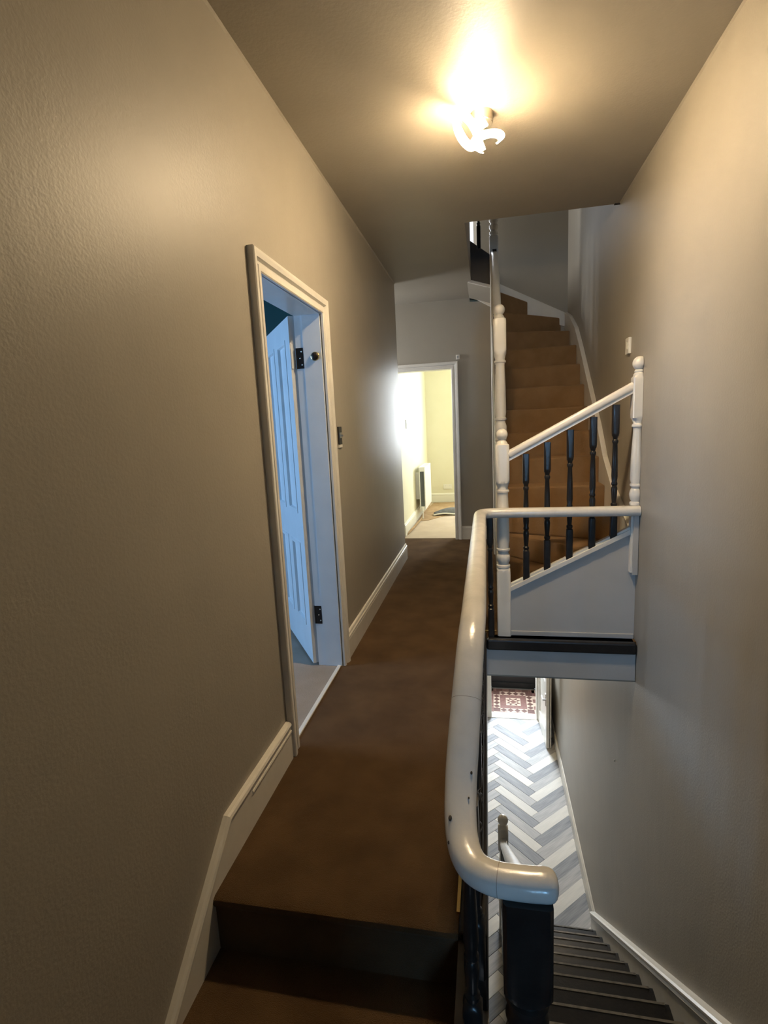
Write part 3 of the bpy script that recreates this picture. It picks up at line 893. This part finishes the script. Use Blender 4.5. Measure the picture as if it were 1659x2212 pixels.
# raking handrail
hp = [(0.135, 3.375, 1.195), (0.855, 3.37, 1.572)]
MB().sweep(hp, roundprof(0.058, 0.050, 20, 2.6)).build('handrail', 'gloss', ba, smooth=True)
MB().sweep([(p[0], p[1], p[2] - 0.031) for p in hp], [(-0.018, -0.008), (-0.018, 0.008), (0.018, 0.008), (0.018, -0.008)]).build('handrail_fillet', 'gloss', ba)
for x in bx_:
    zb = ysl(x) + 0.012
    zt = 1.195 + (x - 0.135) * (0.377 / 0.72) - 0.030
    baluster(x, 3.378, zb, 0.815, ba)

# (b) flight balustrade : pivot newel, rail, top newel
bb_ = thing('flight_balustrade', 'tall white ball-topped newel and steep white handrail of the carpeted flight', 'balustrade')
nh2 = 0.046
c2 = (0.11, 4.15)
prof = [(0.0, 0.09, nh2), (1.22, 0.09, nh2), (1.24, 0.05, nh2), (1.245, 0.042, None)] + ring(1.27, 0.044, 0.011) + [(1.285, 0.034, None), (1.30, 0.036, None), (1.33, 0.045, None), (1.365, 0.045, None), (1.39, 0.036, None), (1.40, 0.034, None)] + ring(1.42, 0.044, 0.010) + \
       [(1.435, 0.036, None), (1.47, 0.042, None), (1.65, 0.040, None), (1.82, 0.034, None)] + ring(1.845, 0.043, 0.010) + [(1.865, 0.036, None), (1.89, 0.042, None), (1.90, 0.05, nh2), (1.925, 0.09, nh2), (2.135, 0.09, nh2), (2.152, 0.052, nh2), (2.158, 0.038, None),
       (2.172, 0.032, None), (2.182, 0.024, None), (2.19, 0.024, None)]
nw = MB().post(c2[0], c2[1], prof, 40).build('newel_post', 'gloss', bb_, smooth=True)
MB().sphere((c2[0], c2[1], 2.218), 0.040).build('ball_cap', 'gloss', nw, smooth=True)
prof = [(0.0, 0.09, 0.043), (3.165, 0.09, 0.043), (3.185, 0.05, 0.043), (3.19, 0.036, None)] + ring(3.215, 0.042, 0.012) + [(3.235, 0.028, None), (3.26, 0.042, None), (3.285, 0.042, None), (3.30, 0.030, None)] + ring(3.33, 0.043, 0.012) + [(3.35, 0.036, None), (3.6, 0.04, None), (3.9, 0.034, None), (3.92, 0.043, 0.05), (4.1, 0.06, 0.043)]
MB().post(0.103, 5.58, prof, 40).build('newel_post', 'gloss', bb_, smooth=True)
hp = [(0.105, 4.19, 2.03), (0.105, 5.2, 2.84), (0.103, 5.54, 3.02)]
MB().sweep(catmull(hp, 6), roundprof(0.062, 0.055, 20, 2.4)).build('handrail', 'gloss', bb_, smooth=True)
for i in range(8):
    y = 4.34 + i * 0.155
    zb = 1.0 + (y - 4.18) * 0.89 + 0.11
    zt = 2.03 + (y - 4.19) * 0.80 - 0.02
    baluster(0.105, y, zb, 0.86 if i < 3 else 0.80, bb_)
MB().post(-0.042, 5.60, baluster_profile(0.9), 24).build('baluster', 'black', bb_, smooth=True).location = (0, 0, 3.09)
MB().post(-0.22, 5.60, baluster_profile(0.9), 24).build('baluster', 'black', bb_, smooth=True).location = (0, 0, 3.22)
MB().sweep([(0.08, 5.6, 3.98), (-0.7, 5.6, 4.58)], roundprof(0.06, 0.055)).build('upper_handrail', 'gloss', bb_, smooth=True)

# (c) landing balustrade : the big white rail sweeping round the stair well
bc = thing('landing_balustrade', 'thick curved white handrail on black balusters sweeping round the stair well edge', 'balustrade')
path = [(0.897, 3.325, 0.833), (0.40, 3.325, 0.833), (0.08, 3.325, 0.833), (0.0, 3.318, 0.833), (-0.035, 3.285, 0.833), (-0.047, 3.20, 0.833), (-0.047, 2.8, 0.833), (-0.047, 2.2, 0.832), (-0.047, 1.75, 0.830), (-0.048, 1.55, 0.822), (-0.052, 1.42, 0.800),
        (-0.058, 1.30, 0.742), (-0.066, 1.18, 0.655), (-0.071, 1.08, 0.582), (-0.066, 0.995, 0.540), (-0.045, 0.935, 0.528), (-0.005, 0.905, 0.530), (0.05, 0.897, 0.533), (0.096, 0.897, 0.535)]
pts = catmull(path, 7)
pts += [Vector((0.096 + d_, 0.897, 0.535)) for d_ in (0.008, 0.015, 0.020, 0.023, 0.0245)]
prf = roundprof(0.076, 0.062, 28, 2.3)
# rounded end
end = pts[-1]
scl = [1.0 if (p.x > 0.2 or p.y > 1.15) else 0.84 + 0.16 * max(0.0, (p.y - 0.90) / 0.25) for p in pts]
for i_, q_ in enumerate((0.97, 0.88, 0.70, 0.45, 0.15)):
    scl[-5 + i_] = 0.84 * q_
b = MB().sweep(pts, prf, scale=scl)
rail = b.build('handrail', 'railpaint', bc, smooth=True)
for x, y, z, q_ in ((-0.046, 1.089, 0.619, 1.0), (-0.051, 1.041, 0.592, 0.7), (-0.090, 1.002, 0.570, 1.5), (-0.091, 0.963, 0.545, 0.9)):
    MB().sphere((x, y, z), 0.0034 * q_, 10, 6, 0.8, 1.5, 0.8).build('paint_chip', 'dark', rail)
for yy, xm in ((1.243, 0.0), (None, 0.012)):
    i_ = min(range(len(pts)), key=(lambda k: abs(pts[k].y - yy) + (9 if pts[k].x > 0 else 0)) if yy else (lambda k: abs(pts[k].x - xm) + (9 if pts[k].y > 1.5 else 0)))
    t_ = (pts[i_ + 1] - pts[i_]).normalized() * 0.0006
    MB().sweep([pts[i_] - t_, pts[i_] + t_], prf, scale=[scl[i_] * 1.006] * 2).build('rail_joint', 'seam', rail, smooth=True)
def railz(y):
    best = min(pts, key=lambda p: abs(p.y - y) + (10 if p.x > 0.0 else 0))
    return best.z, best.x
y = 3.20
i = 0
while y > 1.34:
    z, x = railz(y)
    baluster(-0.050, y, 0.003, 0.80, bc)
    y -= 0.128
baluster(0.012, 3.345, 0.001, 0.803, bc)
for y, zb in ((1.205, -0.06), (1.075, -0.16)):
    z, x = railz(y)
    L = z - zb - 0.02
    MB().post(0, 0, baluster_profile(L, 0.024), 24).build('baluster', 'black', bc, smooth=True).location = (x + 0.015, y, zb)
# black newel below the rail end
prof = [(-0.75, 0.09, 0.046), (0.12, 0.09, 0.046), (0.14, 0.05, 0.046), (0.145, 0.040, None)] + ring(0.165, 0.044, 0.010) + [(0.185, 0.032, None), (0.22, 0.043, None), (0.25, 0.036, None)] + ring(0.268, 0.044, 0.009) + [(0.285, 0.04, None), (0.292, 0.05, 0.046), (0.31, 0.09, 0.046), (0.515, 0.09, 0.046)]
MB().post(0.062, 0.905, prof, 40).build('newel_post', 'black', bc, smooth=True)

# ------------------------------------------------------------------ black staircase down to the hall
bd = thing('black_staircase', 'glossy black painted staircase running down to the hall', 'staircase')
Y1, G1, R1 = 4.12, 0.2435, 0.2065
XB0, XB1 = 0.10, 0.862
tre = MB().prism([(0.0, 0.0), (-0.03, -0.004), (-0.034, -0.014), (-0.03, -0.025), (0, -0.03), (G1 + 0.01, -0.03), (G1 + 0.01, 0)], 'x', XB0, XB1)
# tread local: nosing faces +y (away from camera): mirror y
tre.v = [(x, -y, z) for x, y, z in tre.v]
tread0 = None
nstep = 14
for k in range(1, nstep + 1):
    yk = Y1 - G1 * (k - 1)
    zk = ZG + 0.2 + R1 * (k - 1)
    if zk > ZH - 0.05: break
    if tread0 is None:
        tread0 = tre.build('tread', 'blackmatt', bd, smooth=True)
        tread0.location = (0, yk - 0.034, zk)
        riser0 = MB().box(XB0, XB1, -0.012, 0.0, -0.175, -0.03).build('riser', 'blackmatt', bd)
        riser0.location = (0, yk - 0.04, zk)
        edge0 = MB().box(XB0 + 0.02, XB1 - 0.02, 0.022, 0.0338, -0.0065, 0.0006).build('worn_edge', 'wornedge', tread0)
    else:
        t_ = link_copy(tread0, bd, (0, yk - 0.034, zk))
        link_copy(edge0, t_)
        link_copy(riser0, bd, (0, yk - 0.04, zk))
# right wall string
sl = R1 / G1
def zs(y):
    return -3.046 + (4.326 - y) * 0.855
MB().prism([(4.326, ZG), (4.326, zs(4.326)), (0.74, zs(0.74)), (0.74, zs(0.74) - 0.45), (4.0, ZG)], 'x', XB1, XR).build('wall_string', 'skirt', bd)
SKt = [(0, -0.048), (0.042, -0.048), (0.046, -0.040), (0.040, -0.030), (0.036, -0.024), (0.050, -0.016), (0.050, -0.006), (0.038, 0.0), (0.0, 0.002)]
MB().sweep([(XR, 4.34, zs(4.326) - 0.0), (XR, 0.75, zs(0.75))], SKt).build('string_moulding', 'skirt', bd)
MB().prism([(4.16, ZG), (4.16, ZG + 0.28), (0.98, zs(0.98) + 0.05), (0.98, zs(0.98) - 0.32), (4.0, ZG)], 'x', 0.06, 0.10).build('side_string', 'black', bd)

# lower balustrade
be = thing('lower_balustrade', 'old white ball-topped newel and sloping handrail at the foot of the black stairs', 'balustrade')
nb = (0.088, 4.22)
prof = [(ZG, 0.08, 0.044), (-2.80, 0.08, 0.044), (-2.785, 0.045, 0.044), (-2.77, 0.036, None), (-2.6, 0.04, None), (-2.42, 0.032, None), (-2.40, 0.04, None), (-2.385, 0.05, 0.044), (-2.37, 0.08, 0.044), (-2.175, 0.08, 0.044), (-2.16, 0.046, 0.044), (-2.15, 0.036, None), (-2.14, 0.026, None), (-2.132, 0.026, None)]
nw = MB().post(nb[0], nb[1], prof, 32).build('newel_post', 'skirt', be, smooth=True)
MB().sphere((nb[0], nb[1], -2.095), 0.046).build('ball_cap', 'skirt', nw, smooth=True)
hp = [(0.09, 4.18, -2.265), (0.09, 1.3, 0.17), (0.088, 0.95, 0.44)]
MB().sweep([(0.09, 4.18, -2.27), (0.09, 4.10, -2.235), (0.09, 3.98, -2.145), (0.085, 0.95, 0.42)], roundprof(0.062, 0.055)).build('handrail', 'railpaint', be, smooth=True)
for k in range(1, 13):
    yk = Y1 - G1 * (k - 1) - 0.10
    zk = ZG + 0.28 + R1 * (k - 1) + 0.12
    zt = -2.27 + (4.18 - yk) * (2.69 / 3.23) - 0.02
    baluster(0.082, yk, zk, 0.58, be, 'black')

# ------------------------------------------------------------------ ceiling light
lt = thing('ceiling_light', 'swirling ribbon ceiling light glowing warm on the landing ceiling', 'lamp')
MB().post(0.003, 2.69, [(ZC - 0.044, 0.046, None), (ZC - 0.040, 0.050, None), (ZC, 0.050, None)], 40).build('canopy', 'fixture', lt, smooth=True)
MB().post(0.003, 2.69, [(ZC - 0.075, 0.012, None), (ZC - 0.04, 0.012, None)], 16).build('stem', 'fixture', lt, smooth=True)
def ribbon(path, wv, name, m, parent, wd=0.026, th=0.004):
    """flat strip: path points and width directions"""
    n = len(path)
    vs, fs = [], []
    for i in range(n):
        t = (path[min(i + 1, n - 1)] - path[max(i - 1, 0)]).normalized()
        wdir_ = (wv[i] - t * wv[i].dot(t)).normalized()
        nn = t.cross(wdir_)
        for a, c in ((-1, -1), (1, -1), (1, 1), (-1, 1)):
            vs.append(path[i] + wdir_ * a * wd / 2 + nn * c * th / 2)
    for i in range(n - 1):
        for j in range(4):
            fs.append((i * 4 + j, i * 4 + (j + 1) % 4, (i + 1) * 4 + (j + 1) % 4, (i + 1) * 4 + j))
    fs += [(3, 2, 1, 0), tuple(range(4 * n - 4, 4 * n))]
    return MB().add(vs, fs).build(name, m, parent, smooth=True)
def circle_ribbon(c, r, ax, a0, a1, n=40, drift=Vector((0, 0, 0)), sq=1.0):
    ax = Vector(ax).normalized()
    e1 = ax.cross(Vector((0, 0, 1))).normalized()
    e2 = e1.cross(ax)
    P, Wd = [], []
    for i in range(n + 1):
        a = R(a0 + (a1 - a0) * i / n)
        P.append(Vector(c) + e1 * math.cos(a) * r + e2 * math.sin(a) * r * sq + drift * (i / n))
        Wd.append(ax)
    return P, Wd
loops = [((-0.070, 2.60, 2.690), 0.076, (0.74, -0.62, 0.22), 100, 440, Vector((0.02, 0, 0)), 0.036, (-1, 1)),
         ((-0.008, 2.605, 2.668), 0.062, (0.93, -0.32, 0.16), -95, 130, Vector((0.02, 0.0, 0.0)), 0.028, (-1, 1))]
for c, r, ax, a0, a1, dr, wd, sides in loops:
    P, Wd = circle_ribbon(c, r, ax, a0, a1, 44, dr)
    arm = ribbon(P, Wd, 'spiral_arm', 'fixture', lt, wd + 0.006, 0.004)
    for sg in sides:
        P2 = [p + (p - (Vector(c) + dr * (i / 44))).normalized() * 0.0035 * sg for i, p in enumerate(P)]
        ribbon(P2, Wd, 'led_strip', 'glow' if (sg < 0 or wd < 0.03) else 'glow_soft', arm, wd, 0.004)
# tail of the swirl: a low flat arc whose lit side looks outwards and down
tl = R(52)
P, Wd, N_ = [], [], []
for i in range(61):
    t = i / 60
    a = R(-250 + 285 * t)
    er = Vector((math.cos(a), math.sin(a), 0))
    P.append(Vector((0.026, 2.60, 2.622 + 0.022 * t)) + er * 0.060)
    Wd.append(er * math.sin(tl) + Vector((0, 0, math.cos(tl))))
    N_.append(er * math.cos(tl) - Vector((0, 0, math.sin(tl))))
arm = ribbon(P, Wd, 'spiral_arm', 'fixture', lt, 0.036, 0.004)
ribbon([p + n * 0.004 for p, n in zip(P, N_)], Wd, 'led_strip', 'glow_main', arm, 0.030, 0.003)

# hall lamp on the ground floor ceiling, under the landing
hl = thing('hall_ceiling_light', 'round warm flush ceiling light in the hall below the landing', 'lamp')
MB().post(0.35, 5.9, [(-0.30, 0.12, None), (-0.27, 0.13, None)], 32).build('base', 'plastic', hl, smooth=True)
MB().sphere((0.35, 5.9, -0.30), 0.11, 24, 12, 1, 1, 0.5).build('diffuser', 'glow_hall', hl, smooth=True)

# ------------------------------------------------------------------ switches, sensors, sockets
s = thing('light_switch', 'dark metal light switch beside the blue-lit doorway', 'switch')
MB().box(XL, XL + 0.008, 3.03, 3.10, 1.315, 1.42).build('back_plate', 'darkmetal', s, bevel=0.002)
MB().box(XL + 0.008, XL + 0.011, 3.045, 3.085, 1.352, 1.385).build('toggle_bezel', 'chrome', s)
MB().box(XL + 0.011, XL + 0.026, 3.060, 3.070, 1.362, 1.372).build('toggle', 'chrome', s, bevel=0.002)
MB().box(XL, XL + 0.007, 3.03, 3.10, 1.296, 1.312).build('chipped_edge', 'plastic', s)
s = thing('wall_switch', 'white rectangular switch on the right wall above the white ball-topped half newel', 'switch')
MB().box(XR - 0.018, XR, 3.62, 3.70, 1.785, 1.885).build('back_plate', 'plastic', s, bevel=0.004)
MB().box(XR - 0.021, XR - 0.018, 3.648, 3.672, 1.815, 1.855).build('rocker', 'plastic', s, bevel=0.002)
s = thing('door_sensor', 'small white box sensor above the corner of the far doorway', 'sensor')
MB().box(-0.328, -0.285, YF - 0.028, YF, 2.128, 2.182).build('housing', 'plastic', s, bevel=0.004)
MB().box(-0.318, -0.300, YF - 0.031, YF - 0.028, 2.14, 2.168).build('lens', 'radgrey', s)
s = thing('double_socket', 'white double socket low on the cream room back wall', 'socket')
MB().box(-0.775, -0.625, 9.39, 9.40, 0.235, 0.325).build('face_plate', 'creamtrim', s, bevel=0.003)
MB().box(-0.75, -0.73, 9.387, 9.39, 0.285, 0.305).build('rocker', 'plastic', s)
MB().box(-0.67, -0.65, 9.387, 9.39, 0.285, 0.305).build('rocker', 'plastic', s)
s = thing('room_switch', 'small grey switch on the left wall inside the cream room', 'switch')
MB().box(D2[0], D2[0] + 0.008, 6.95, 7.03, 1.36, 1.48).build('back_plate', 'radgrey', s)
MB().box(D2[0] + 0.008, D2[0] + 0.012, 6.98, 7.0, 1.40, 1.44).build('rocker', 'chrome', s)
tag(MB().sphere((XR - 0.002, 3.772, -1.133), 0.009, 10, 6, 0.5).build('wall_plug', 'plastic'), 'tiny white screw plug in the right wall below the landing apron', 'wall plug')

# ------------------------------------------------------------------ radiator and lifted carpet in far room
ra = thing('radiator', 'white double panel radiator on the left wall of the bright cream room', 'radiator')
MB().box(-0.915, -0.90, 7.65, 8.48, 0.15, 0.775).build('front_panel', 'radwhite', ra, bevel=0.004)
MB().box(-0.99, -0.975, 7.65, 8.48, 0.15, 0.775).build('rear_panel', 'radwhite', ra, bevel=0.004)
MB().box(-0.975, -0.915, 7.652, 7.66, 0.72, 0.775).build('end_bracket', 'radwhite', ra)
MB().box(-0.975, -0.915, 7.652, 7.66, 0.15, 0.20).build('end_bracket', 'radwhite', ra)
MB().box(-0.992, -0.90, 7.652, 8.478, 0.775, 0.785).build('top_grille', 'radwhite', ra)
for i in range(5):
    MB().box(-0.970 + i * 0.011, -0.966 + i * 0.011, 7.67, 8.46, 0.19, 0.73).build('fin', 'radgrey', ra)
v = MB().post(-0.945, 7.635, [(0.02, 0.008, None), (0.13, 0.008, None), (0.132, 0.018, None), (0.19, 0.018, None), (0.20, 0.010, None)], 16).build('valve', 'radwhite', ra, smooth=True)
MB().box(-1.05, -0.99, 7.72, 7.75, 0.3, 0.7).build('wall_bracket', 'radwhite', ra)
MB().box(-1.05, -0.99, 8.38, 8.41, 0.3, 0.7).build('wall_bracket', 'radwhite', ra)

cp = thing('folded_carpet', 'loose carpet corner folded back showing grey backing on the cream room floor', 'carpet')
# exposed underlay
MB().prism([(-1.02, 8.12), (-1.0, 7.55), (-0.86, 7.60), (-0.60, 8.05), (-0.40, 8.30), (-0.40, 9.30), (-0.95, 9.30)], 'z', -0.003, 0.004).build('underlay', 'underlay', cp)
vs, fs = [], []
nu, nv = 12, 8
for i in range(nu + 1):
    for j in range(nv + 1):
        u, v_ = i / nu, j / nv
        x = -0.82 + 0.50 * u
        y = 7.93 + 0.10 * u + 0.50 * v_ * (0.35 + 0.65 * u)
        z = 0.012 + 0.11 * math.sin(math.pi * min(1, v_ * 1.1)) * (0.25 + 0.75 * u) + 0.02 * math.sin(5 * u)
        vs.append((x, y, max(z, 0.008)))
for i in range(nu):
    for j in range(nv):
        a = i * (nv + 1) + j
        fs.append((a, a + nv + 1, a + nv + 2, a + 1))
o = MB().add(vs, fs).build('folded_flap', 'carpet_back', cp, smooth=True)
sm = o.modifiers.new('thick', 'SOLIDIFY'); sm.thickness = 0.012; sm.offset = 0
MB().sweep([Vector((-0.82 + 0.5 * t / 10, 7.925 + 0.01 * t, 0.016 + 0.02 * max(0, math.sin(0.5 * t)))) for t in range(11)], roundprof(0.02, 0.022, 10)).build('flap_edge', 'creamtrim', cp, smooth=True)
MB().sweep(catmull([(-0.985, 8.9, 0.006), (-0.985, 8.2, 0.008), (-0.975, 7.6, 0.02), (-1.0, 7.0, 0.014), (-1.03, 6.60, 0.006)], 6), roundprof(0.03, 0.02, 10)).build('carpet_edge', 'underlay', cp, smooth=True)
